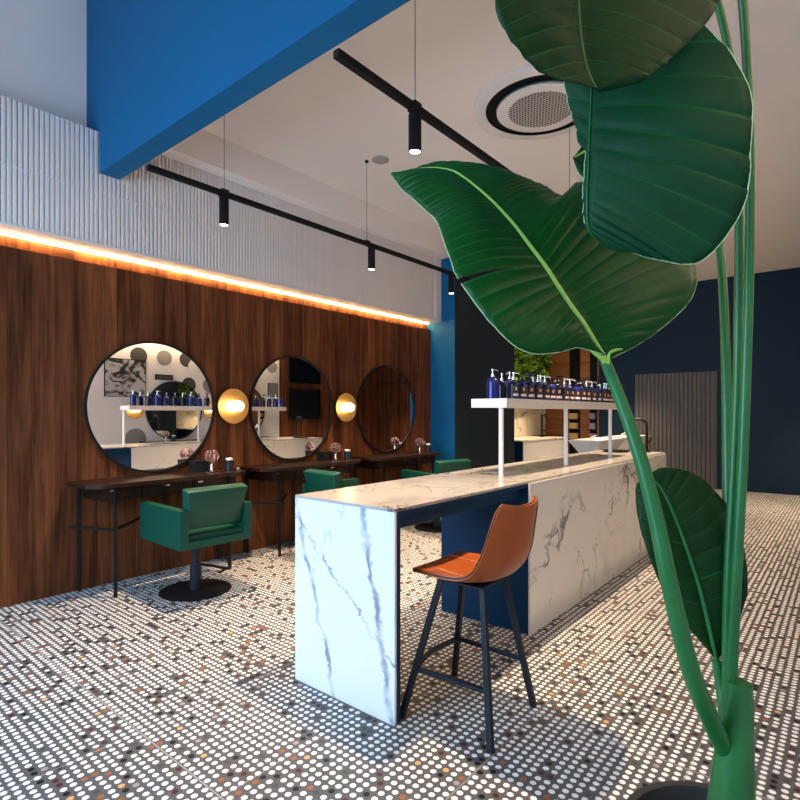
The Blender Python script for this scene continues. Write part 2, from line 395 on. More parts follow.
# fluted white soffit above the mirrors
def flutes(y0, y1, z0, z1, xf, pitch, depth, bm=None, axis='y'):
    bm = bm or bmesh.new(); n = int(round((y1-y0)/pitch)); prof = []
    for i in range(n):
        a = y0+i*pitch
        for k, (s, h) in enumerate(((0.0, 0), (0.12, 0), (0.22, 0.8), (0.42, 1.0), (0.68, 1.0), (0.88, 0.8))):
            prof.append((a+s*pitch, h*depth))
    prof.append((y1, 0))
    lo = []; hi = []
    for a, h in prof:
        p = (xf+h, a) if axis == 'y' else (a, xf-h)
        lo.append(bm.verts.new((p[0], p[1], z0))); hi.append(bm.verts.new((p[0], p[1], z1)))
    for i in range(len(lo)-1): bm.faces.new([lo[i], lo[i+1], hi[i+1], hi[i]])
    back = xf-0.02 if axis == 'y' else xf+0.02
    def P(a, z): return bm.verts.new((back, a, z) if axis == 'y' else (a, back, z))
    c = [P(prof[0][0], z0), P(prof[-1][0], z0), P(prof[-1][0], z1), P(prof[0][0], z1)]
    bm.faces.new(c[::-1]); bm.faces.new(lo+[c[1], c[0]]); bm.faces.new([*hi[::-1], c[3], c[2]])
    bm.faces.new([lo[0], hi[0], c[3], c[0]]); bm.faces.new([lo[-1], c[1], c[2], hi[-1]])
    return bm
struct('trim_3', B(-4.815, -4.585, YF, 6.47, 2.742, 3.65), M['flute'])       # soffit box
bm = flutes(YF, 6.33, 2.76, 3.165, -4.585, 0.034, 0.0045); flutes(YF, 6.33, 3.175, 3.645, -4.585, 0.034, 0.0045, bm)
box(bm, -4.585, -4.570, 6.33, 6.47, 2.742, 3.65); box(bm, -4.585, -4.570, YF, 6.33, 2.742, 2.76)
struct('trim_4', bm, M['flute'])
struct('trim_5', B(-4.815, -4.42, 1.956, 6.47, 3.651, ZC), M['plaster'])         # ceiling step
struct('trim_6', B(-5.3, -4.335, 6.47, 8.26, 3.651, 3.652), M['navy'])
# blue bulkhead hanging from the ceiling near the camera
struct('trim_7', B(-4.569, XR, 1.80, 1.955, 1.42+1.80*1.052, ZF), M['navy'])
struct('trim_8', B(-4.815, -4.5695, 1.80, 1.955, 3.66, ZF), M['navy'])

# ------------------------------------------------------------------ light coves
led = link('led_strip', B(-4.790, -4.776, YF+0.1, 6.44, 2.728, 2.740), M['led'])
tag(led, 'warm glowing light strip tucked under the white fluted soffit above the walnut wall', 'light strip')
led2 = link('led_strip', B(0.69, 0.75, YF+0.1, 7.95, 2.768, 2.779), M['led_opp'])
tag(led2, 'warm light strip above the white wall, seen reflected at the top of the mirrors', 'light strip')

# ------------------------------------------------------------------ ceiling tracks and spotlights
def track(x, y0, y1, wires, label):
    t = thing('ceiling_track', label, 'light track', (x, y0, 3.10), 0)
    link('rail', B(-0.019, 0.019, 0, y1-y0, -0.016, 0.020), M['matte_black'], t)
    for wy in wires:
        b = tube(bmesh.new(), [(0, wy-y0, 0.02), (0, wy-y0, ZC-3.10)], 0.0022, 6)
        box(b, -0.024, 0.024, wy-y0-0.03, wy-y0+0.03, 0.020, 0.032)
        lathe(b, [(0.0, ZC-3.10-0.02), (0.018, ZC-3.10-0.02), (0.018, ZC-3.10), (0, ZC-3.10)], 12, (0, wy-y0, 0))
        link('suspension_wire', b, M['black'], t)
    return t
track(-3.70, 1.77, 6.4, (2.36, 3.96, 5.6), 'long black light track hanging near the mirror wall')
track(-1.85, 1.77, 8.2, (2.37, 4.52, 6.6), 'long black light track hanging above the marble counter')
def spotlight(label):
    t = thing('track_spotlight', label, 'spotlight', (0, 0, 0), 0, 'black cylinder spotlights on the tracks')
    b = bmesh.new(); lathe(b, [(0.0, 0.21), (0.033, 0.21), (0.036, 0.205), (0.036, 0.0), (0.030, 0.0), (0.030, 0.012), (0, 0.012)], 28)
    link('housing', b, M['matte_black'], t, smooth=True)
    b = bmesh.new(); lathe(b, [(0, 0.0115), (0.030, 0.0115), (0.030, 0.004), (0, 0.004)], 24)
    link('lens', b, M['lens'], t)
    b = bmesh.new(); lathe(b, [(0, 0.225), (0.012, 0.225), (0.012, 0.2098), (0, 0.2098)], 12); box(b, -0.02, 0.02, -0.04, 0.04, 0.2095+0.004, 0.224)
    link('mount', b, M['matte_black'], t)
    d = bpy.data.lights.new('spot_beam', 'SPOT'); d.energy = SPOT_W; d.color = WARM; d.spot_size = math.radians(84); d.spot_blend = 0.9; d.shadow_soft_size = 0.022
    l = bpy.data.objects.new('spot_beam', d); C.objects.link(l); l.parent = t; l.location = (0, 0, -0.004)
    return t
SP = [(-3.70, 2.358, 'black spotlight on the mirror-side track, the one nearest the blue bulkhead'),
      (-3.70, 4.03, 'black spotlight midway along the mirror-side track'),
      (-3.70, 5.45, 'black spotlight on the mirror-side track, half beside the leaf edge'),
      (-1.85, 2.369, 'large black spotlight on the counter track, below the top of the picture'),
      (-1.85, 4.3, 'black spotlight on the counter track hidden behind the big leaf'),
      (-1.85, 6.3, 'black spotlight farthest along the counter track, hidden by leaves')]
ZS = 3.084-0.224
sp0 = spotlight(SP[0][2]); sp0.location = (SP[0][0], SP[0][1], ZS)
for x, y, l in SP[1:]: dup(sp0, (x, y, ZS), label=l)
# unseen tracks and spotlights added to brighten the back of the room
track(-3.4, 8.6, 11.0, (9.0, 10.9), 'added short black light track over the green wall area, hidden behind the leaf')
dup(sp0, (-3.4, 9.2, ZS), label='added spotlight brightening the back marble cabinet'); dup(sp0, (-4.55, 9.9, ZS), label='added spotlight close to the green wall, hidden behind the leaf'); track(-4.55, 9.2, 11.2, (9.6, 10.9), 'added short black track close to the green wall')
track(-0.35, 8.2, 10.9, (8.8, 10.3), 'added short black light track over the far right timber corner, outside the view')  # out-of-view track and its two spots, added to brighten the mirrored timber
dup(sp0, (-0.35, 8.6, ZS), label='added unseen spotlight brightening the timber wall with the two screens')
dup(sp0, (-0.35, 10.4, ZS), label='added unseen spotlight brightening the timber panel at the far right corner')
dup(sp0, (-3.4, 10.6, ZS), label='added spotlight brightening the orange timber wall')  # unseen extra spot, added to lift the orange timber

# round ceiling cassette and speaker
cc = at(541, 104, (EYE-ZC)*FPX/(104-HOR))
t = thing('ceiling_cassette', 'round white ceiling air conditioner with a perforated middle', 'air conditioner', (cc.x, cc.y, ZC))
b = bmesh.new(); lathe(b, [(0, 0.0), (0.54, 0.0), (0.54, -0.018), (0.51, -0.032), (0.445, -0.032), (0.445, -0.008), (0, -0.008)], 72); link('outer_ring', b, M['white'], t, smooth=True)
b = bmesh.new(); lathe(b, [(0.444, -0.030), (0.444, -0.0085), (0.36, -0.0085), (0.36, -0.030)], 72); link('air_slot', b, M['matte_black'], t, smooth=True)
b = bmesh.new(); lathe(b, [(0, -0.009), (0.30, -0.009), (0.355, -0.040), (0.355, -0.048), (0.34, -0.052), (0.262, -0.052), (0.262, -0.050), (0, -0.050)], 72); link('centre_plate', b, M['white'], t, smooth=True)
b = bmesh.new(); lathe(b, [(0, -0.0535), (0.26, -0.0535), (0.26, -0.0505), (0, -0.0505)], 64); link('perforated_grille', b, M['perf'], t)
b = bmesh.new(); lathe(b, [(0, 0), (0.085, 0), (0.085, -0.008), (0.075, -0.014), (0, -0.014)], 32)
tag(link('ceiling_speaker', b, simple('speaker_grey', (0.38, 0.35, 0.35), 0.7), loc=(-3.58, 4.03, ZC), smooth=True), 'small round grey speaker flush in the white ceiling', 'speaker')

# ------------------------------------------------------------------ mirrors and wall lamps
def make_mirror(label, group='round black-framed wall mirrors'):
    t = thing('round_mirror', label, 'mirror', (0, 0, 0), 0, group)     # local +x = out of the wall
    b = bmesh.new(); lathe(b, [(0.563, 0.0), (0.578, 0.0), (0.578, 0.030), (0.563, 0.030), (0.563, 0.0)], 96, ax='x'); link('frame', b, M['black'], t, smooth=True)
    b = bmesh.new(); lathe(b, [(0, 0.004), (0.562, 0.004), (0.562, 0.018), (0, 0.018)], 96, ax='x'); link('mirror_glass', b, M['mirror'], t)
    return t
MY = (2.335, 3.90, 5.475)
MZ = 1.473
mir = make_mirror('round mirror nearest the left edge, reflecting polka dots and a row of bottles')
mir.location = (XL+0.001, MY[0], MZ)
dup(mir, (XL+0.001, MY[1], MZ), label='middle round mirror, reflecting two black screens on a timber wall')
dup(mir, (XL+0.001, MY[2], MZ), label='round mirror farthest along, beside the blue column, reflecting plain timber')
dup(mir, (XR-0.001, 5.475, MZ), PI, label='round mirror on the dotted white wall, nearer one, seen only in reflection')
dup(mir, (XR-0.001, 7.04, MZ), PI, label='round mirror on the dotted white wall, farther one, seen only in reflection')
def make_lamp(label):
    t = thing('wall_lamp', label, 'wall lamp', (0, 0, 0), 0, 'round brass wall lamps')
    b = bmesh.new(); lathe(b, [(0, 0.0), (0.05, 0.0), (0.05, 0.03), (0, 0.03)], 24, ax='x'); link('wall_mount', b, M['black'], t)
    b = bmesh.new(); lathe(b, [(0, 0.030), (0.168, 0.030), (0.175, 0.038), (0.172, 0.046), (0.15, 0.040), (0, 0.036)], 64, ax='x'); link('brass_dish', b, M['brass'], t, smooth=True)
    for s in (-1, 1):
        b = bmesh.new(); bmesh.ops.create_uvsphere(b, u_segments=28, v_segments=16, radius=0.052)
        bmesh.ops.translate(b, vec=(0.036+0.034, s*0.038, 0), verts=b.verts)
        for v in b.verts: v.co.y = min(v.co.y, -0.0005) if s < 0 else max(v.co.y, 0.0005)
        for v in b.verts: v.co.x = max(v.co.x, 0.0405)
        link('glass_globe', b, M['globe'], t, smooth=True)
    return t
lam = make_lamp('round brass wall lamp with two glowing globes, between the left and middle mirrors')
lam.location = (XL+0.001, 3.116, 1.488)
dup(lam, (XL+0.001, 4.687, 1.488), label='round brass wall lamp with two glowing globes, between the middle and far mirrors')
dup(lam, (XR-0.001, 4.687, 1.488), PI, label='brass wall lamp on the dotted wall, left one in the near mirror reflection')
dup(lam, (XR-0.001, 6.26, 1.488), PI, label='brass wall lamp on the dotted wall, right one in the near mirror reflection')

# ------------------------------------------------------------------ styling desks
DZ = 0.88
def make_desk(label):
    t = thing('styling_desk', label, 'desk', (0, 0, 0), 0, 'dark styling desks under the mirrors')   # local x out of the wall, y along it
    poly = [(0.0, -0.70), (0.36, -0.70), (0.445, -0.61), (0.455, -0.56), (0.455, 0.56), (0.445, 0.61), (0.36, 0.70), (0.0, 0.70)]
    link('desktop', prism(bmesh.new(), poly, DZ-0.032, DZ), M['desk'], t, bevel=0.004)
    link('drawer_case', B(0.0, 0.375, -0.58, 0.58, DZ-0.14, DZ-0.032), M['desk'], t)
    for a, b_, h in ((-0.57, -0.30, -0.52), (-0.29, 0.14, -0.09), (0.15, 0.57, 0.21)):
        dr = link('drawer', B(0.3755, 0.389, a, b_, DZ-0.136, DZ-0.040), M['desk'], t)
        hb = bmesh.new(); box(hb, 0.3895, 0.405, h-0.022, h+0.022, DZ-0.062, DZ-0.052); link('handle', hb, M['chrome'], dr)
    for s in (-1, 1):
        lg = link('leg', tube(bmesh.new(), [(0.40, s*0.50, DZ-0.033), (0.40, s*0.50, 0)], 0.011, square=True), M['black'], t)
        link('side_rail', tube(bmesh.new(), [(0.39, s*0.505, 0.52), (0.01, s*0.68, 0.52)], 0.009, square=True), M['black'], t)
        link('side_rail', tube(bmesh.new(), [(0.39, s*0.495, 0.52), (0.01, s*0.10, 0.52)], 0.009, square=True), M['black'], t)
        link('leg', tube(bmesh.new(), [(0.03, s*0.62, DZ-0.033), (0.03, s*0.62, 0)], 0.011, square=True), M['black'], t)
    hk = tube(bmesh.new(), catmull([(0.30, 0.44, DZ-0.14), (0.42, 0.45, DZ-0.22), (0.42, 0.36, DZ-0.29), (0.42, 0.29, DZ-0.22), (0.36, 0.30, DZ-0.141)], 16), 0.006, 8)
    link('dryer_ring', hk, M['black'], t, smooth=True)
    return t
dk = make_desk('dark styling desk under the mirror nearest the left edge'); dk.location = (XL+0.001, MY[0], 0)
dup(dk, (XL+0.001, MY[1], 0), label='dark styling desk under the middle mirror')
dup(dk, (XL+0.001, MY[2], 0), label='dark styling desk under the far mirror, ending near the blue column')
dup(dk, (XR-0.001, 5.475, 0), PI, label='dark styling desk on the dotted wall, nearer one, seen in reflection')
dup(dk, (XR-0.001, 7.04, 0), PI, label='dark styling desk on the dotted wall, farther one, seen in reflection')

# things on the desks
def make_cloche():
    t = thing('glass_cloche', 'x', 'glass dome', (0, 0, 0), 0, 'pink glass domes on the desks')
    b = bmesh.new(); lathe(b, [(0, 0), (0.062, 0), (0.064, 0.008), (0.02, 0.012), (0.012, 0.03), (0.012, 0.075), (0.022, 0.085), (0, 0.085)], 28); link('stand', b, M['chrome'], t, smooth=True)
    b = bmesh.new(); prof = [(0.030, 0.088)]+[(0.064*math.sin(a), 0.145-0.060*math.cos(a)) for a in [0.55+i*(PI-0.55)/12 for i in range(13)]]
    prof[-1] = (0, prof[-1][1]); prof[0] = (0.0, 0.087)
    lathe(b, prof, 28); link('dome', b, M['cloche'], t, smooth=True)
    b = bmesh.new()
    for k in range(8):
        a = k*PI/4; tube(b, [(0.045*math.cos(a), 0.045*math.sin(a), 0.10), (0.058*math.cos(a), 0.058*math.sin(a), 0.145), (0.034*math.cos(a), 0.034*math.sin(a), 0.196)], 0.004, 6)
    link('ribs', b, simple('copper_ribs', (0.8, 0.42, 0.33), 0.25, 0.8), t, smooth=True)
    return t
def make_tumbler():
    t = thing('tumbler', 'x', 'cup', (0, 0, 0), 0, 'dark cups with pale brushes on the desks')
    b = bmesh.new(); lathe(b, [(0, 0), (0.036, 0), (0.042, 0.095), (0.038, 0.095), (0.033, 0.01), (0, 0.01)], 24); link('cup', b, simple('dark_cup', (0.03, 0.035, 0.045), 0.2, 0.4), t, smooth=True)
    b = bmesh.new()
    for k in range(14):
        a = k*2.4; r = 0.026*math.sqrt(k/14); bmesh.ops.create_icosphere(b, subdivisions=1, radius=0.014, matrix=Matrix.Translation((r*math.cos(a), r*math.sin(a), 0.102+0.006*math.cos(k))))
    link('cotton_pads', b, M['white'], t, smooth=True)
    return t
def make_case(): 
    t = thing('storage_box', 'x', 'box', (0, 0, 0), 0, 'small black boxes on the desks')
    link('box_body', B(-0.06, 0.06, -0.065, 0.065, 0, 0.085), M['matte_black'], t, bevel=0.004)
    link('lid', B(-0.062, 0.062, -0.067, 0.067, 0.0855, 0.10), M['matte_black'], t, bevel=0.003)
    return t
cl = make_cloche(); tb = make_tumbler(); cs = make_case()
which = ('left', 'middle', 'far')
side = ('under the mirror nearest the left edge', 'under the middle mirror', 'under the far mirror')
# the dark little comb holder, cup and dome sit at the right end of each desk
for i, my in enumerate(MY):
    a = cl if i == 0 else dup(cl); a.location = (-4.52, my+0.42, DZ); a['label'] = 'pink glass dome on the desk %s' % side[i]
    a = tb if i == 0 else dup(tb); a.location = (-4.50, my+0.59, DZ); a['label'] = 'dark cup of white pads on the desk %s' % side[i]
    if i < 2:
        a = cs if i == 0 else dup(cs); a.location = (-4.64, my+0.36, DZ); a['label'] = 'small black box behind the dome on the desk %s' % side[i]
a = dup(cl); a.location = (0.45, 5.1, DZ); a['label'] = 'glass dome on the desk by the dotted wall, seen in reflection'
a = dup(tb); a.location = (0.45, 5.25, DZ); a['label'] = 'dark cup on the desk by the dotted wall, seen in reflection'
b = bmesh.new(); tube(b, [(-4.62, 3.00, DZ+0.014), (-4.47, 2.99, DZ+0.010)], [0.004, 0.006], 8); box(b, -4.48, -4.455, 2.975, 3.005, DZ+0.001, DZ+0.026)
tag(link('hair_clipper', b, M['chrome']), 'thin silver tool lying at the right end of the desk nearest the left edge', 'tool')

# ------------------------------------------------------------------ green salon chairs
def rbox(x0, x1, y0, y1, z0, z1, r, seg=3):
    return box(bmesh.new(), x0, x1, y0, y1, z0, z1), r, seg
def make_salon_chair(label):
    t = thing('salon_chair', label, 'salon chair', (0, 0, 0), 0, 'green salon chairs facing the mirrors')    # faces -x
    W2, D0, D1 = 0.295, -0.345, 0.345
    # lower band
    link('lower_band', B(D0+0.02, D1-0.002, -W2+0.06, W2-0.06, 0.42, 0.475), M['green'], t, bevel=0.015, smooth=True)
    for s in (-1, 1):
        b = bmesh.new(); y0, y1 = (s*W2, s*(W2-0.062)); y0, y1 = min(y0, y1), max(y0, y1)
        ar = link('armrest', box(b, D0, D1, y0, y1, 0.42, 0.708), M['green'], t, bevel=0.014, seg=3, smooth=True)
    link('seat_cushion', B(D0+0.03, D1-0.035, -W2+0.0635, W2-0.0635, 0.476, 0.512), M['green'], t, bevel=0.018, seg=3, smooth=True)
    # slanted backrest
    b = bmesh.new(); box(b, 0, 0.095, -0.254, 0.254, 0, 0.30)
    for v in b.verts:
        if abs(v.co.z) < 0.17: v.co.y *= 0.86
    bmesh.ops.bisect_plane(b, geom=b.verts[:]+b.edges[:]+b.faces[:], plane_co=(0, 0, 0.16), plane_no=(0, 0, 1))
    for v in b.verts:
        if v.co.z < 0.165: v.co.y = math.copysign(0.2295, v.co.y)
        if v.co.z < 0.165 and v.co.z > 0.1: v.co.z = 0.145
    bmesh.ops.rotate(b, cent=(0, 0, 0), matrix=Matrix.Rotation(math.radians(14), 3, 'Y'), verts=b.verts)
    bmesh.ops.translate(b, vec=(0.205, 0, 0.575), verts=b.verts)
    bk = link('backrest', b, M['green'], t, bevel=0.014, seg=3, smooth=True)
    b = bmesh.new(); box(b, 0.3455, 0.349, 0.24, 0.262, 0.50, 0.53)
    tg = link('maker_tag', b, M['white'], t); tg['label'] = 'small white tag on the side of the armrest'
    for v in tg.data.vertices: v.co = Vector((v.co.x-0.03, 0.2955+(v.co.x-0.3455)*0.6, v.co.z))
    b = bmesh.new(); lathe(b, [(0, 0.375), (0.13, 0.375), (0.13, 0.4195), (0, 0.4195)], 24); link('seat_mount', b, M['black'], t)
    b = bmesh.new(); lathe(b, [(0, 0.013), (0.046, 0.013), (0.044, 0.20), (0.033, 0.205), (0.033, 0.374), (0, 0.374)], 28); link('pump_column', b, M['stool_metal'], t, smooth=True)
    b = bmesh.new(); lathe(b, [(0, 0), (0.275, 0), (0.275, 0.007), (0.26, 0.0125), (0, 0.0125)], 64); link('floor_disc', b, M['black'], t, smooth=True)
    b = tube(bmesh.new(), catmull([(0.0, 0.04, 0.20), (0.02, 0.16, 0.16), (0.03, 0.27, 0.12), (-0.06, 0.33, 0.10), (-0.02, 0.22, 0.09)], 20), 0.011, 8); link('foot_lever', b, M['black'], t, smooth=True)
    return t
ch = make_salon_chair('green salon chair nearest the left edge, seen whole on its black disc')
ch.location = (-4.045, 2.322, 0); ch.rotation_euler.z = math.radians(-2.4)
dup(ch, (-3.91, 3.90, 0), math.radians(-96), label='green salon chair in front of the middle mirror, partly behind the counter')
dup(ch, (-3.94, 5.48, 0), math.radians(-16), label='green salon chair farthest back, only its top showing over the counter')

# ------------------------------------------------------------------ marble counter
CX0, CX1, CY0, CY1, CZ = -2.282, -1.588, 1.884, 6.55, 0.983
t = thing('marble_counter', 'long white marble counter with a navy knee space at its near end', 'counter', (0, 0, 0))
link('end_panel', B(CX0, CX1, CY0, CY0+0.014, 0, CZ-0.0145), M['marble_end'], t)
link('countertop', B(CX0, CX1, CY0, CY1, CZ-0.014, CZ), M['marble_top'], t, bevel=0.002)
link('end_lining', B(CX0+0.003, CX1-0.003, CY0+0.0145, CY0+0.045, 0, CZ-0.0145), M['navy_panel'], t)
b = bmesh.new(); box(b, CX0+0.003, CX1-0.003, CY0+0.0455, 3.20, CZ-0.040, CZ-0.0145); link('top_frame', b, M['navy_panel'], t)
link('apron', B(-1.66, -1.64, CY0+0.0455, 3.20, 0.875, CZ-0.0405), M['navy_panel'], t)
link('apron', B(CX0+0.04, CX0+0.06, CY0+0.0455, 3.20, 0.875, CZ-0.0405), M['navy_panel'], t)
link('knee_panel', B(CX0+0.02, CX1+0.004, 3.205, 3.23, 0, CZ-0.0145), M['navy_panel'], t)
link('front_panel', B(CX1+0.0045, CX1+0.018, 3.205, CY1, 0, CZ-0.0145), M['marble'], t)
link('rear_panel', B(CX0, CX0+0.014, 3.235, CY1, 0, CZ-0.0145), M['marble'], t)
link('far_panel', B(CX0+0.015, CX1+0.004, CY1-0.014, CY1, 0, CZ-0.0145), M['marble'], t)
# bottle shelf standing on the counter
SX0, SX1, SY0, SY1, SZ0, SZ1 = -2.07, -1.79, 3.30, 5.93, 1.458, 1.520
t = thing('bottle_shelf', 'white raised shelf on three posts standing on the marble counter', 'shelf', (0, 0, 0))
link('shelf_board', B(SX0, SX1, SY0, SY1, SZ0, SZ1), M['white'], t, bevel=0.002)
for py in (3.325, 4.43, 5.53):
    link('post', lathe(bmesh.new(), [(0, CZ), (0.017, CZ), (0.017, SZ0), (0, SZ0)], 20, (-1.845, py, 0)), M['white'], t, smooth=True)

# ------------------------------------------------------------------ bottles
def make_bottle(kind, mat, h=0.145, r=0.040, nozzle='slim'):
    t = thing('pump_bottle', 'x', 'bottle', (0, 0, 0))
    b = bmesh.new(); lathe(b, [(0, 0), (r-0.004, 0), (r, 0.004), (r, h-0.03), (r*0.93, h-0.014), (r*0.66, h-0.003), (0.014, h+0.004), (0.014, h+0.008), (0, h+0.008)], 28)
    link('bottle_body', b, mat, t, smooth=True)
    b = bmesh.new(); lathe(b, [(0, h+0.0085), (0.015, h+0.0085), (0.015, h+0.024), (0.006, h+0.026), (0.005, h+0.05), (0.010, h+0.052), (0.010, h+0.062), (0, h+0.062)], 16)
    if nozzle == 'slim': tube(b, [(0, 0, h+0.057), (0.028, 0.012, h+0.056), (0.040, 0.018, h+0.048)], [0.006, 0.005, 0.004], 8)
    elif nozzle == 'broad': box(b, -0.012, 0.052, -0.012, 0.016, h+0.052, h+0.066)
    link('pump', b, M['chrome'] if nozzle == 'slim' else M['black'], t, smooth=True)
    if kind != 'plain':
        def patch(a0, a1, z0, z1, rr, name, mt):
            bb = bmesh.new(); n = 8; lo = []; hi = []; lo2 = []; hi2 = []
            for i in range(n+1):
                a = a0+(a1-a0)*i/n; c, s = math.cos(a), math.sin(a)
                lo.append(bb.verts.new((rr*c, rr*s, z0))); hi.append(bb.verts.new((rr*c, rr*s, z1)))
            for i in range(n): bb.faces.new([lo[i], lo[i+1], hi[i+1], hi[i]])
            g = bmesh.ops.extrude_face_region(bb, geom=bb.faces[:])
            for v in [e for e in g['geom'] if isinstance(e, bmesh.types.BMVert)]: v.co.x *= 1.008; v.co.y *= 1.008
            return link(name, bb, mt, t)
        lb = patch(-1.6, 0.5, 0.012, h-0.035, r+0.0004, 'label', M['label_dark'])
        p = patch(-1.15, 0.05, 0.022, 0.040, r+0.0010, 'print', M['label_pale']); p.parent = lb
        p = patch(-0.80, -0.30, 0.062, 0.086, r+0.0010, 'print', M['label_tan']); p.parent = lb
    return t
protos = [make_bottle('plain', M['cobalt'], 0.150, 0.043), make_bottle('label', M['inkblue'], 0.132, 0.036), make_bottle('label', M['inkblue'], 0.140, 0.038, 'broad'), make_bottle('label', M['cobalt'], 0.128, 0.035, 'none')]
bay = ('nearest bay before the second post', 'middle bay between second and third posts', 'far bay past the third post')
ORD = ('first', 'second', 'third', 'fourth', 'fifth', 'sixth', 'seventh', 'eighth', 'ninth', 'tenth', 'eleventh', 'twelfth', 'thirteenth', 'fourteenth', 'fifteenth', 'sixteenth', 'seventeenth', 'eighteenth', 'nineteenth', 'twentieth')
used = set(); rnd = random.Random(3)
def put_bottle(k, x, y, label, group, rz):
    o = protos[k]
    if k in used: o = dup(o)
    used.add(k); o.location = (x, y, SZ1); o.rotation_euler.z = rz; o['label'] = label
    if group: o['group'] = group
put_bottle(0, -1.955, 3.40, 'plain cobalt blue pump bottle standing first at the near end of the shelf', None, 0.6)
y = 3.50; i = 0
while y < 5.85:
    bi = 0 if y < 4.42 else (1 if y < 5.5 else 2)
    k = (1, 3, 2, 1)[i % 4] if i > 0 else 1
    put_bottle(k, -1.862+rnd.uniform(-0.006, 0.006), y+0.04, '%s labelled dark blue bottle of the front shelf row, counted from the near end' % ORD[i], 'front row bottles', rnd.uniform(-0.25, 0.25))
    k2 = (0, 1, 2, 3)[(i*3+1) % 4]
    put_bottle(k2, -1.985+rnd.uniform(-0.006, 0.006), y+0.09, '%s bottle of the back shelf row, counted after the plain cobalt one' % ORD[i], 'back row bottles', rnd.uniform(-0.5, 2.8))
    y += 0.128; i += 1

# counter-top small fittings
t = thing('tap', 'tall black gooseneck tap at the far end of the marble counter', 'tap', (-1.74, 6.42, CZ))
b = bmesh.new(); lathe(b, [(0, 0), (0.035, 0), (0.035, 0.012), (0.02, 0.02), (0, 0.02)], 24); link('tap_base', b, M['black'], t, smooth=True)
pts = [(0, 0, 0.02), (0, 0, 0.30)] + [(-0.09+0.09*math.cos(a), -0.02*(1-math.cos(a)), 0.30+0.07*math.sin(a)) for a in [i*PI/10 for i in range(1, 11)]] + [(-0.18, -0.04, 0.22)]
link('spout', tube(bmesh.new(), pts, 0.014, 10), M['black'], t, smooth=True)
link('tap_lever', tube(bmesh.new(), [(0.012, 0, 0.10), (0.05, 0.02, 0.16)], [0.012, 0.007], 8), M['black'], t, smooth=True)
b = bmesh.new(); lathe(b, [(0, 0), (0.12, 0), (0.15, 0.018), (0.142, 0.020), (0.115, 0.006), (0, 0.006)], 36)
tag(link('black_tray', b, M['black'], loc=(-2.03, 6.28, CZ), smooth=True), 'round black dish at the far end of the marble counter', 'tray')

# ------------------------------------------------------------------ tan bar stool
t = thing('bar_stool', 'tan leather bar stool with black metal legs at the counter knee space', 'bar stool', (-1.405, 2.22, 0))
def stool_shell():
    # profile from the front edge of the seat to the top of the back: (x, z, halfwidth)
    prof = [(-0.215, 0.672, 0.185), (-0.19, 0.680, 0.192), (-0.12, 0.674, 0.205), (-0.03, 0.666, 0.213), (0.06, 0.662, 0.218), (0.13, 0.669, 0.219), (0.188, 0.694, 0.217), (0.230, 0.742, 0.213), (0.254, 0.81, 0.207), (0.264, 0.88, 0.201), (0.273, 0.945, 0.194), (0.280, 0.990, 0.182), (0.284, 1.012, 0.152)]
    side_lift = [0.000, 0.004, 0.012, 0.022, 0.034, 0.050, 0.066, 0.074, 0.070, 0.060, 0.050, 0.044, 0.042]   # forward/up curl of the edges
    P = catmull([(a, b, c) for a, b, c in prof], 44); L = catmull([(s, 0, 0) for s in side_lift], 44)
    rows = []; n = 18
    for i in range(44):
        p = P[i]; q0 = P[max(i-1, 0)]; q1 = P[min(i+1, 43)]
        tx, tz = q1.x-q0.x, q1.y-q0.y; l = math.hypot(tx, tz); nx, nz = -tz/l, tx/l
        row = []
        for j in range(n+1):
            s = -1+2*j/n; k = L[i].x*abs(s)**2.4
            top = 0.0
            row.append(Vector((p.x+nx*k, 0.018+s*p.z, p.y+nz*k+top)))
        rows.append(row)
    return rows
rows = stool_shell(); bm = bmesh.new(); th = 0.022
nr, nc = len(rows), len(rows[0])
def nrm_at(i, j):
    a = rows[min(i+1, nr-1)][j]-rows[max(i-1, 0)][j]; b = rows[i][min(j+1, nc-1)]-rows[i][max(j-1, 0)]
    return a.cross(b).normalized()
up_v = [[bm.verts.new(rows[i][j]) for j in range(nc)] for i in range(nr)]
lo_v = []
for i in range(nr):
    r = []
    for j in range(nc):
        nn = nrm_at(i, j)
        if i < 22 and nn.z > 0: nn = -nn
        if i >= 22 and nn.x < 0: nn = -nn
        r.append(bm.verts.new(rows[i][j]+nn*th))
    lo_v.append(r)
for i in range(nr-1):
    for j in range(nc-1):
        bm.faces.new([up_v[i][j], up_v[i][j+1], up_v[i+1][j+1], up_v[i+1][j]]); bm.faces.new([lo_v[i][j], lo_v[i+1][j], lo_v[i+1][j+1], lo_v[i][j+1]])
for i in range(nr-1):
    bm.faces.new([up_v[i][0], up_v[i+1][0], lo_v[i+1][0], lo_v[i][0]]); bm.faces.new([up_v[i][-1], lo_v[i][-1], lo_v[i+1][-1], up_v[i+1][-1]])
for j in range(nc-1):
    bm.faces.new([up_v[0][j], lo_v[0][j], lo_v[0][j+1], up_v[0][j+1]]); bm.faces.new([up_v[-1][j], up_v[-1][j+1], lo_v[-1][j+1], lo_v[-1][j]])
shell_pts_lo = [[v.co.copy() for v in r] for r in lo_v]
link('seat_shell', bm, M['tan'], t, smooth=True)
edge_pts = [(rows[i][0]+shell_pts_lo[i][0])/2+Vector((0, -0.001, 0)) for i in range(nr)] + [(rows[-1][j]+shell_pts_lo[-1][j])/2 for j in range(1, nc-1)] + [(rows[i][-1]+shell_pts_lo[i][-1])/2+Vector((0, 0.001, 0)) for i in range(nr-1, -1, -1)]
link('piping', tube(bmesh.new(), edge_pts, 0.0035, 6), M['edge'], t, smooth=True)
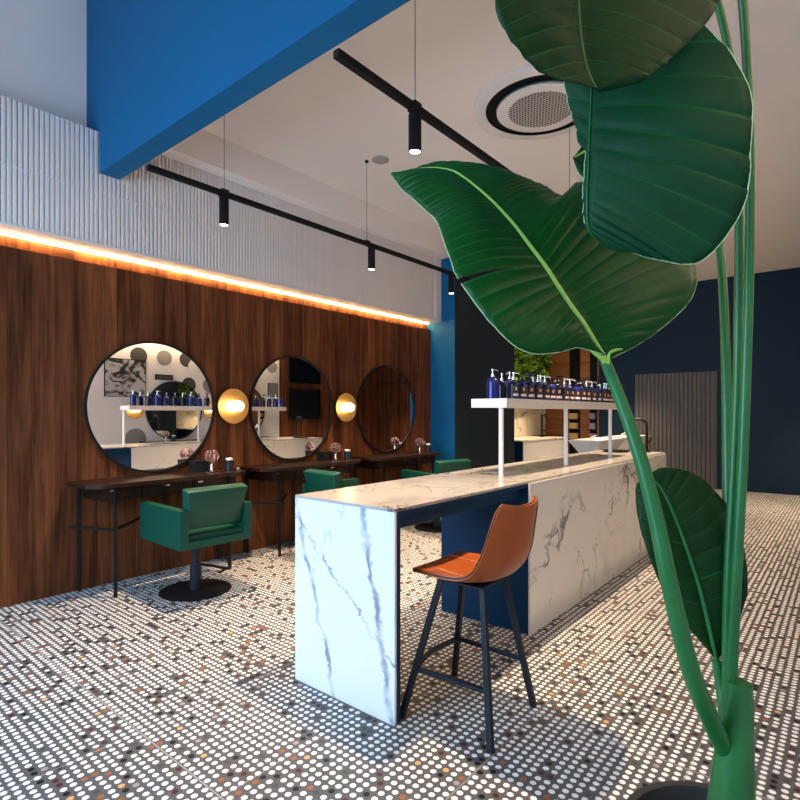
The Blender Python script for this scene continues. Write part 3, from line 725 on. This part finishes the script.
def stitches(cols, i0, i1, low):
    b = bmesh.new()
    for j in cols:
        for i in range(i0, i1):
            src = shell_pts_lo if low else rows
            p = src[i][j]; q = src[i+1][j]
            o = Vector((0.0012, 0, 0)) if low else Vector((0, 0, 0.0012))
            for kk in range(2):
                a = p.lerp(q, kk*0.5+0.05)+o; c = p.lerp(q, kk*0.5+0.36)+o
                tube(b, [a, c], 0.0014, 5)
    return b
link('stitching', stitches((4, 14), 1, 24, False), M['thread'], t)
sm = tube(bmesh.new(), [shell_pts_lo[i][14]+Vector((0.001, 0, 0)) for i in range(22, 40)], 0.003, 6); link('back_seam', sm, M['edge'], t, smooth=True)
feet = [(-0.205, -0.262), (0.250, -0.228), (0.225, 0.225), (-0.245, 0.24)]
tops = [(-0.085, -0.105), (0.139, -0.105), (0.126, 0.11), (-0.10, 0.11)]
def legpt(k, z):
    f = z/0.64; return Vector((feet[k][0]+(tops[k][0]-feet[k][0])*f, feet[k][1]+(tops[k][1]-feet[k][1])*f, z))
link('seat_plate', B(-0.10, 0.14, -0.12, 0.125, 0.629, 0.638), M['stool_metal'], t)
for k in range(4): link('leg', tube(bmesh.new(), [legpt(k, 0), legpt(k, 0.6285)], 0.0125, square=True), M['stool_metal'], t)
for a, b_, z in ((0, 1, 0.225), (3, 2, 0.23)):
    link('footrest_bar', tube(bmesh.new(), [legpt(a, z), legpt(b_, z)], 0.0095, square=True), M['stool_metal'], t)

a0, a3 = legpt(0, 0.225), legpt(3, 0.225); am = (a0+a3)/2+Vector((-0.035, 0, 0))
link('footrest_bar', tube(bmesh.new(), catmull([a0, am, a3], 12), 0.0095, square=True), M['stool_metal'], t)

# ------------------------------------------------------------------ back of the room
struct('wall_slat', B(-5.3, -4.10, YB-0.05, YB, 0, ZC), M['oak'])
struct('wall_slat', B(-0.29, XR, YB-0.05, YB, 0, 2.24), M['walnut']); struct('wall_slat', B(-0.29, XR, YB-0.05, YB, 2.27, ZC), M['walnut'])
b = flutes(-3.36, -1.9, 0.0, 2.20, YB-0.03, 0.075, 0.025, axis='x'); struct('door_1', b, M['grey_flute'])
t = thing('back_cabinet', 'marble-fronted cabinet under the green wall at the back', 'cabinet', (0, 0, 0))
link('cabinet_top', B(-5.275, -4.47, 8.85, 10.74, 0.905, 0.93), M['marble_warm'], t)
link('cabinet_side', B(-5.29, -4.49, 8.85, 8.88, 0, 0.904), M['navy_panel'], t)
link('cabinet_front', B(-4.50, -4.485, 8.885, 10.74, 0, 0.904), M['marble'], t)
b = B(-5.295, -5.28, 8.3, YB-0.06, 0.935, 1.515)
tag(link('splashback', b, M['marble_warm']), 'veined cream marble splashback below the green plant wall', 'splashback')
b = B(-5.295, -5.18, 8.3, YB-0.06, 1.52, 1.56)
tag(link('planter_ledge', b, M['matte_black']), 'black ledge under the green plant wall', 'ledge')
# green plant wall
bm = bmesh.new(); rr = random.Random(11)
box(bm, -5.29, -5.25, 8.3, YB-0.2, 1.66, 3.3, 1)
for k in range(3600):
    y = rr.uniform(8.8, YB-0.25); z = rr.uniform(1.72, 3.25); x = -5.25+abs(rr.gauss(0, 0.06))
    L = rr.uniform(0.07, 0.16); wd = L*rr.uniform(0.22, 0.4); d = Vector((rr.uniform(0.1, 0.8), rr.uniform(-0.8, 0.8), rr.uniform(-1.0, 0.5))).normalized()
    s = d.cross(Vector((rr.uniform(-1, 1), rr.uniform(-1, 1), rr.uniform(-1, 1)))).normalized()*wd; p = Vector((x, y, z)); nn = d.cross(s).normalized()*0.012
    vs = [bm.verts.new(q) for q in (p, p+d*L*0.5+s+nn, p+d*L, p+d*L*0.5-s+nn)]
    f = bm.faces.new(vs); f.material_index = 0 if rr.random() < 0.62 else 1
tag(link('vertical_garden', bm, [M['moss_a'], M['moss_b']]), 'bright green vertical plant wall behind the bottles', 'plant wall')
t = thing('tap', 'black tap on the back marble cabinet against the splashback', 'tap', (-4.86, 10.45, 0.93))
b = bmesh.new(); lathe(b, [(0, 0), (0.05, 0), (0.05, 0.015), (0.022, 0.02), (0.022, 0.46), (0, 0.46)], 16); link('tap_body', b, M['black'], t, smooth=True)
link('spout', tube(bmesh.new(), [(0, 0, 0.44), (0.10, -0.05, 0.46), (0.12, -0.06, 0.38)], 0.018, 8), M['black'], t)
link('cross_handle', tube(bmesh.new(), [(0.03, -0.09, 0.13), (0.03, 0.09, 0.13)], 0.022, 8), M['black'], t)
# two black display columns with boxes
def display(x0, x1, label):
    t = thing('display_column', label, 'shelf', (0, 0, 0))
    link('back_board', B(x0, x1, YB-0.07, YB-0.0505, 0.3, ZC-0.05), M['matte_black'], t)
    for z in (0.86, 1.08, 1.29, 1.50): link('shelf_plate', B(x0+0.005, x1-0.005, YB-0.18, YB-0.0705, z-0.02, z), M['matte_black'], t)
    return t
display(-4.72, -4.49, 'black display column with gold boxes set on the orange timber wall')
display(-4.27, -4.12, 'black display column with grey boxes at the end of the timber wall')
for nm, z in (('lowest', 0.86), ('middle', 1.08), ('top', 1.29)):
    g = link('product_box', B(-4.69, -4.52, YB-0.17, YB-0.08, z+0.001, z+0.125), M['gold_box'], bevel=0.003)
    tag(g, '%s gold box on the black display column against the timber wall' % nm, 'box', 'gold boxes')
    g = link('product_box', B(-4.245, -4.145, YB-0.17, YB-0.08, z+0.001, z+0.125), M['grey_box'], bevel=0.003)
    tag(g, '%s grey box on the narrow display column' % nm, 'box', 'grey boxes')
# wash basins
def make_basin(label, y0):
    t = thing('wash_basin', label, 'wash basin', (-3.14, y0, 0), 0, 'white wash basins behind the counter')
    b = bmesh.new()
    L, Wd = 1.25, 0.50
    def ring(x0, x1, ya, yb, z): return [b.verts.new(p) for p in ((x0, ya, z), (x1, ya, z), (x1, yb, z), (x0, yb, z))]
    r = [ring(-0.10, 0.10, 0.30, L-0.30, 0.70), ring(-Wd/2, Wd/2, 0, L, 1.0), ring(-Wd/2+0.03, Wd/2-0.03, 0.04, L-0.04, 1.0), ring(-0.12, 0.12, 0.30, L-0.30, 0.82)]
    b.faces.new(r[0][::-1]); b.faces.new(r[3])
    for p, q in zip(r, r[1:]):
        for i in range(4): b.faces.new([p[i], p[(i+1) % 4], q[(i+1) % 4], q[i]])
    link('bowl', b, M['ceramic'], t, bevel=0.012, smooth=True)
    b = bmesh.new(); box(b, -0.09, 0.09, 0.40, L-0.40, 0.02, 0.699); box(b, -0.2, 0.2, 0.3, L-0.3, 0, 0.02); link('pedestal', b, M['matte_black'], t)
    b = bmesh.new(); tube(b, [(-0.10, 0.62, 0.825), (-0.10, 0.62, 1.03), (-0.02, 0.62, 1.07)], 0.014, 8); link('mixer_tap', b, M['chrome'], t, smooth=True)
    return t
bs = make_basin('white tapered wash basin behind the counter end, nearer one', 8.2)
dup(bs, (-3.14, 9.7, 0), label='white tapered wash basin behind the counter end, farther one')

# ------------------------------------------------------------------ right wall, seen in the mirrors
def disc(y, z, r, mat, label, x=XR-0.001):
    b = bmesh.new(); lathe(b, [(0, 0), (r, 0), (r, -0.006), (0, -0.006)], 40, ax='x')
    tag(link('wall_disc', b, mat, loc=(x, y, z)), label, 'wall disc', 'round discs on the white wall')
for y, z, r, m, l in ((4.77, 2.50, 0.16, 'dark_disc', 'dark disc highest at the left in the near mirror'), (5.27, 2.497, 0.15, 'grey_disc', 'grey disc at top centre of the near mirror'),
                      (5.73, 2.50, 0.15, 'dark_disc', 'dark disc partly under a pale one in the near mirror'), (5.78, 1.99, 0.15, 'dark_disc', 'dark disc just above the bottles in the near mirror'),
                      (6.24, 2.0, 0.15, 'grey_disc', 'grey disc at the right rim of the near mirror'), (4.71, 0.93, 0.2, 'grey_disc', 'grey disc low behind the desk in the near mirror'),
                      (7.84, 2.49, 0.14, 'grey_disc', 'grey disc at the upper left in the middle mirror'), (6.9, 2.5, 0.15, 'grey_disc', 'grey disc on the white wall between the mirrors view'), (3.9, 2.3, 0.15, 'grey_disc', 'grey disc on the white wall near the aisle')):
    disc(y, z, r, M[m], l)
disc(5.92, 2.36, 0.16, M['white'], 'pale disc overlapping a dark one in the near mirror', XR-0.008)
def screen(y0, y1, z0, z1, label):
    t = thing('wall_screen', label, 'screen', (XR-0.001, 0, 0))
    link('bezel', B(-0.045, 0, y0, y1, z0, z1), M['matte_black'], t, bevel=0.004); link('display_glass', B(-0.048, -0.0455, y0+0.02, y1-0.02, z0+0.02, z1-0.02), M['screen'], t)
screen(8.33, 9.31, 1.27, 2.02, 'lower black screen on the timber wall, reflected in the middle mirror')
screen(8.33, 9.31, 2.14, 2.78, 'upper black screen on the timber wall, reflected in the middle mirror')
def frame(y0, y1, z0, z1, mat, label):
    t = thing('picture_frame', label, 'picture', (XR-0.001, 0, 0))
    link('frame_border', B(-0.02, 0, y0, y1, z0, z1), M['matte_black'], t); link('print', B(-0.022, -0.0205, y0+0.012, y1-0.012, z0+0.012, z1-0.012), mat, t)
frame(4.15, 4.9, 1.72, 2.42, M['photo'], 'black and white picture reflected at the left rim of the near mirror')
frame(5.08, 5.44, 2.065, 2.17, M['dark_disc'], 'small dark framed picture above the bottles in the near mirror')
frame(7.72, 8.0, 1.8, 2.11, M['grey_disc'], 'black and grey framed picture in the middle mirror')

# ------------------------------------------------------------------ potted banana plant in the foreground
pot_c = at(728, 800, 1.30); PX, PY = pot_c.x, pot_c.y
plant = thing('potted_banana_plant', 'tall potted banana plant with huge glossy leaves in the right foreground', 'plant', (0, 0, 0))
b = bmesh.new(); lathe(b, [(0, 0), (0.17, 0), (0.23, 0.36), (0.24, 0.38), (0.22, 0.38), (0.21, 0.34), (0, 0.34)], 40, (PX, PY, 0)); link('pot', b, M['pot'], plant, smooth=True)
b = bmesh.new(); lathe(b, [(0, 0.3405), (0.208, 0.3405), (0.205, 0.35), (0, 0.362)], 32, (PX, PY, 0)); link('soil', b, M['soil'], plant)
b = tube(bmesh.new(), catmull([(PX, PY, 0.35), (PX+0.01, PY, 0.55), (PX+0.02, PY+0.01, 0.78)], 10), [0.062-0.0036*i for i in range(10)], 16); link('trunk', b, M['stalk'], plant, smooth=True)

def resample(pts, n): return catmull(pts, n)
def leaf(mid, left, right, mat, N=330, K=13, pleat=0.0035, npleat=26, bulge=0.03, cuts=(), rib_r=(0.009, 0.002), rib=True, edge=True, sgn=1, ribmat='midrib', flip=1):
    Mi = resample([at(*p) for p in mid], N); Lf = resample([at(*p) for p in left], N); Rg = resample([at(*p) for p in right], N)
    bm = bmesh.new(); edges_pts = []
    for side, E in ((0, Lf), (1, Rg)):
        cutrows = sorted(int(c[1]*N) for c in cuts if c[0] == side)
        segs = []; s0 = 0
        for c in cutrows: segs.append((s0, c)); s0 = c
        segs.append((s0, N-1))
        for si, (r0, r1) in enumerate(segs):
            grid = []; bnd = []
            for i in range(r0, r1+1):
                m, e = Mi[i], E[i]
                tn = (Mi[min(i+1, N-1)]-Mi[max(i-1, 0)]).normalized()
                nn = tn.cross(e-m)
                nn = nn.normalized() if nn.length > 1e-6 else UP.copy()
                if nn.dot(FW) > 0: nn = -nn           # towards the viewer side
                wdt = (e-m).length
                row = []
                for k in range(K+1):
                    s = k/K
                    ph = (i/N*npleat + 0.25*math.sin(i*0.022+side))  % 1.0
                    saw = (abs(ph-0.5)*2)**3
                    amp = pleat*min(1, s*6)*(0.6+0.4*math.sin(i*0.06))*min(1, wdt/0.08)
                    p = m.lerp(e, s)+nn*(flip*bulge*math.sin(PI*min(1, s*0.9))*min(1, wdt/0.15) - saw*amp + 0.006*math.sin(i*0.032+s*4+side*2)*s)
                    # ragged gap at a tear
                    if s > 0.35:
                        g = (s-0.35)/0.65
                        if si > 0 and i-r0 < 16: p += tn*(0.010*g*(1-(i-r0)/16)**1)
                        if si < len(segs)-1 and r1-i < 8: p -= tn*(0.004*g*(1-(r1-i)/8))
                    if s == 1.0: p += nn*0.004*noise.noise(Vector((i*0.07, side*5, 0))) + tn*0.0
                    row.append(bm.verts.new(p))
                grid.append(row)
                bnd.append(row[-1].co.copy())
            for gi, (a, c) in enumerate(zip(grid, grid[1:])):
                ph = ((r0+gi)/N*npleat + 0.25*math.sin((r0+gi)*0.022+side)) % 1.0
                vn = 1 if (ph < npleat/N*1.05) else 0
                for k in range(K):
                    try: bm.faces.new([a[k], a[k+1], c[k+1], c[k]]).material_index = vn
                    except ValueError: pass
            edges_pts.append(bnd)
    bmesh.ops.remove_doubles(bm, verts=bm.verts, dist=0.0001)
    bmesh.ops.recalc_face_normals(bm, faces=bm.faces)
    o = link('leaf', bm, [mat, M['vein']], plant, smooth=False)
    for p in o.data.polygons: p.use_smooth = True
    md = o.modifiers.new('thick', 'SOLIDIFY'); md.thickness = 0.0012; md.offset = 0
    if rib:
        n = len(Mi); view = [(Vector((0, 0, EYE))-p).normalized() for p in Mi]
        rp = [Mi[i]+view[i]*0.002 for i in range(n)]
        rr_ = [rib_r[0]+(rib_r[1]-rib_r[0])*(i/(n-1)) for i in range(n)]
        link('midrib', tube(bmesh.new(), rp[::2], rr_[::2], 8), M[ribmat], o, smooth=True)
    if edge:
        b = bmesh.new()
        for e in edges_pts:
            e2 = e[::5]
            if len(e2) > 2: tube(b, e2, 0.0013, 5)
        link('leaf_rim', b, M['leaf_edge'], o)
    return o
# big leaf across the middle: base first, tip last
lf1 = leaf(mid=[(606, 362, 1.27), (594, 342, 1.27), (582, 322, 1.27), (570, 305, 1.28), (557, 285, 1.29), (545, 266, 1.3), (530, 246, 1.32), (515, 226, 1.34), (498, 207, 1.37), (489, 198, 1.385), (480, 190, 1.4), (465, 178, 1.43), (450, 170, 1.45), (424, 168, 1.5), (391, 174, 1.53)],
     left=[(604, 354, 1.26), (580, 347, 1.24), (552, 354, 1.22), (520, 352.5, 1.21), (488, 325, 1.22), (459, 285, 1.26), (450, 262, 1.3), (443, 240, 1.34), (437, 222, 1.38), (431, 216, 1.405), (425, 211, 1.43), (410, 198, 1.47), (401, 189, 1.5), (396, 182, 1.52), (391, 174, 1.53)],
     right=[(612, 358, 1.28), (650, 336, 1.31), (690, 295, 1.37), (684, 252, 1.42), (645, 218, 1.45), (602, 190, 1.47), (577, 183, 1.48), (563, 198, 1.48), (546, 191, 1.48), (536, 188, 1.48), (524, 184, 1.48), (508, 179, 1.49), (488, 175, 1.49), (450, 167.5, 1.5), (391, 174, 1.53)],
     mat=M['leaf'], cuts=((0, 5/14),), bulge=0.03, npleat=34, rib_r=(0.0085, 0.0018), N=380)
# leaf entering from the top
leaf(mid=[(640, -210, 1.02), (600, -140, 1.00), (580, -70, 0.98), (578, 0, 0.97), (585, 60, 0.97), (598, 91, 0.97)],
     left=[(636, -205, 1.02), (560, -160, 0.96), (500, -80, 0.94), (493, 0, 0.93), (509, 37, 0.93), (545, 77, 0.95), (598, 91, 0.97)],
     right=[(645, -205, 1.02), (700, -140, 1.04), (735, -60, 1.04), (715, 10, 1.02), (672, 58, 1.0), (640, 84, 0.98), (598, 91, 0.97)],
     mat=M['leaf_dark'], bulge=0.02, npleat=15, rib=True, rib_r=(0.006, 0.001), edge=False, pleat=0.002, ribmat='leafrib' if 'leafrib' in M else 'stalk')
# hanging leaf at the right
leaf(mid=[(600, -10, 1.16), (593, 60, 1.15), (590.5, 110, 1.14), (588.5, 160, 1.14), (587, 205, 1.14), (590, 232, 1.15), (604, 243, 1.16)],
     left=[(598, -10, 1.17), (566, 62, 1.20), (572, 105, 1.20), (584, 140, 1.18), (585, 190, 1.17), (586, 226, 1.16), (604, 243, 1.16)],
     right=[(604, -10, 1.16), (690, 20, 1.08), (745, 85, 1.04), (750, 150, 1.03), (742, 210, 1.04), (700, 262, 1.08), (655, 259, 1.12), (628, 249, 1.14), (604, 243, 1.16)],
     mat=M['leaf_teal'], bulge=0.025, npleat=16, pleat=0.006, rib_r=(0.0022, 0.001), ribmat='stalk')
# low leaf behind the stalk
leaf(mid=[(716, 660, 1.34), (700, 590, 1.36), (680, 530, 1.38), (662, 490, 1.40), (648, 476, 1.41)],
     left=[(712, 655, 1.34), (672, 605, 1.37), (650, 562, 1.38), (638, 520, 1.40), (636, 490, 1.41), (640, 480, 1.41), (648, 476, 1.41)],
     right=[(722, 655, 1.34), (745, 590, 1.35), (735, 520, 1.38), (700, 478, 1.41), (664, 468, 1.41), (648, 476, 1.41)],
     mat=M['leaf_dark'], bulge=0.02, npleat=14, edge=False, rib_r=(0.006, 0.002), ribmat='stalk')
# small leaf glimpsed behind
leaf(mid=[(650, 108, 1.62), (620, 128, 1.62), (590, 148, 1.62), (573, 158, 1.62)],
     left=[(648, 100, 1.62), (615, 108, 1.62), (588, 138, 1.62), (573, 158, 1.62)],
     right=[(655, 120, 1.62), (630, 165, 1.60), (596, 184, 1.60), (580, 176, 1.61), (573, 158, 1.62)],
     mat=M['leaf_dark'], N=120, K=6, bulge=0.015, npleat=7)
# stalks
def stalk(pts, r0, r1, name='leaf_stalk'):
    P = catmull([at(*p) for p in pts[:-1]]+[Vector(pts[-1])], 40)
    link(name, tube(bmesh.new(), P, [r1+(r0-r1)*i/39 for i in range(40)], 14), M['stalk'], plant, smooth=True)
stalk([(603, 356, 1.275), (612, 378, 1.28), (626, 415, 1.27), (641, 460, 1.25), (656, 518, 1.23), (671, 590, 1.21), (694, 680, 1.22), (PX, PY, 0.60)], 0.022, 0.0115)
stalk([(640, -210, 1.02), (690, -180, 1.10), (735, -60, 1.2), (750, 150, 1.28), (745, 400, 1.30), (735, 600, 1.30), (PX, PY, 0.62)], 0.014, 0.007)
stalk([(600, -10, 1.16), (640, -60, 1.2), (700, -40, 1.25), (735, 100, 1.32), (738, 350, 1.34), (728, 600, 1.32), (PX, PY, 0.60)], 0.013, 0.006)
stalk([(716, 660, 1.34), (722, 690, 1.33), (PX, PY, 0.66)], 0.018, 0.010)
stalk([(650, 108, 1.62), (690, 100, 1.6), (720, 250, 1.5), (728, 500, 1.4), (PX, PY, 0.62)], 0.016, 0.005)
# pale sheath lip where the big leaf meets its stalk
b = bmesh.new()
for s in (0, 1):
    pa = [at(*p) for p in ([(588, 343, 1.258), (592, 351, 1.26), (602, 359, 1.262), (609, 364, 1.262)] if s == 0 else [(628, 348, 1.285), (616, 350, 1.265), (609, 354, 1.262), (609, 364, 1.262)])]
    tube(b, catmull(pa, 14), [0.0015+0.0025*math.sin(PI*i/13) for i in range(14)], 8)
link('leaf_sheath', b, M['midrib'], lf1, smooth=True)
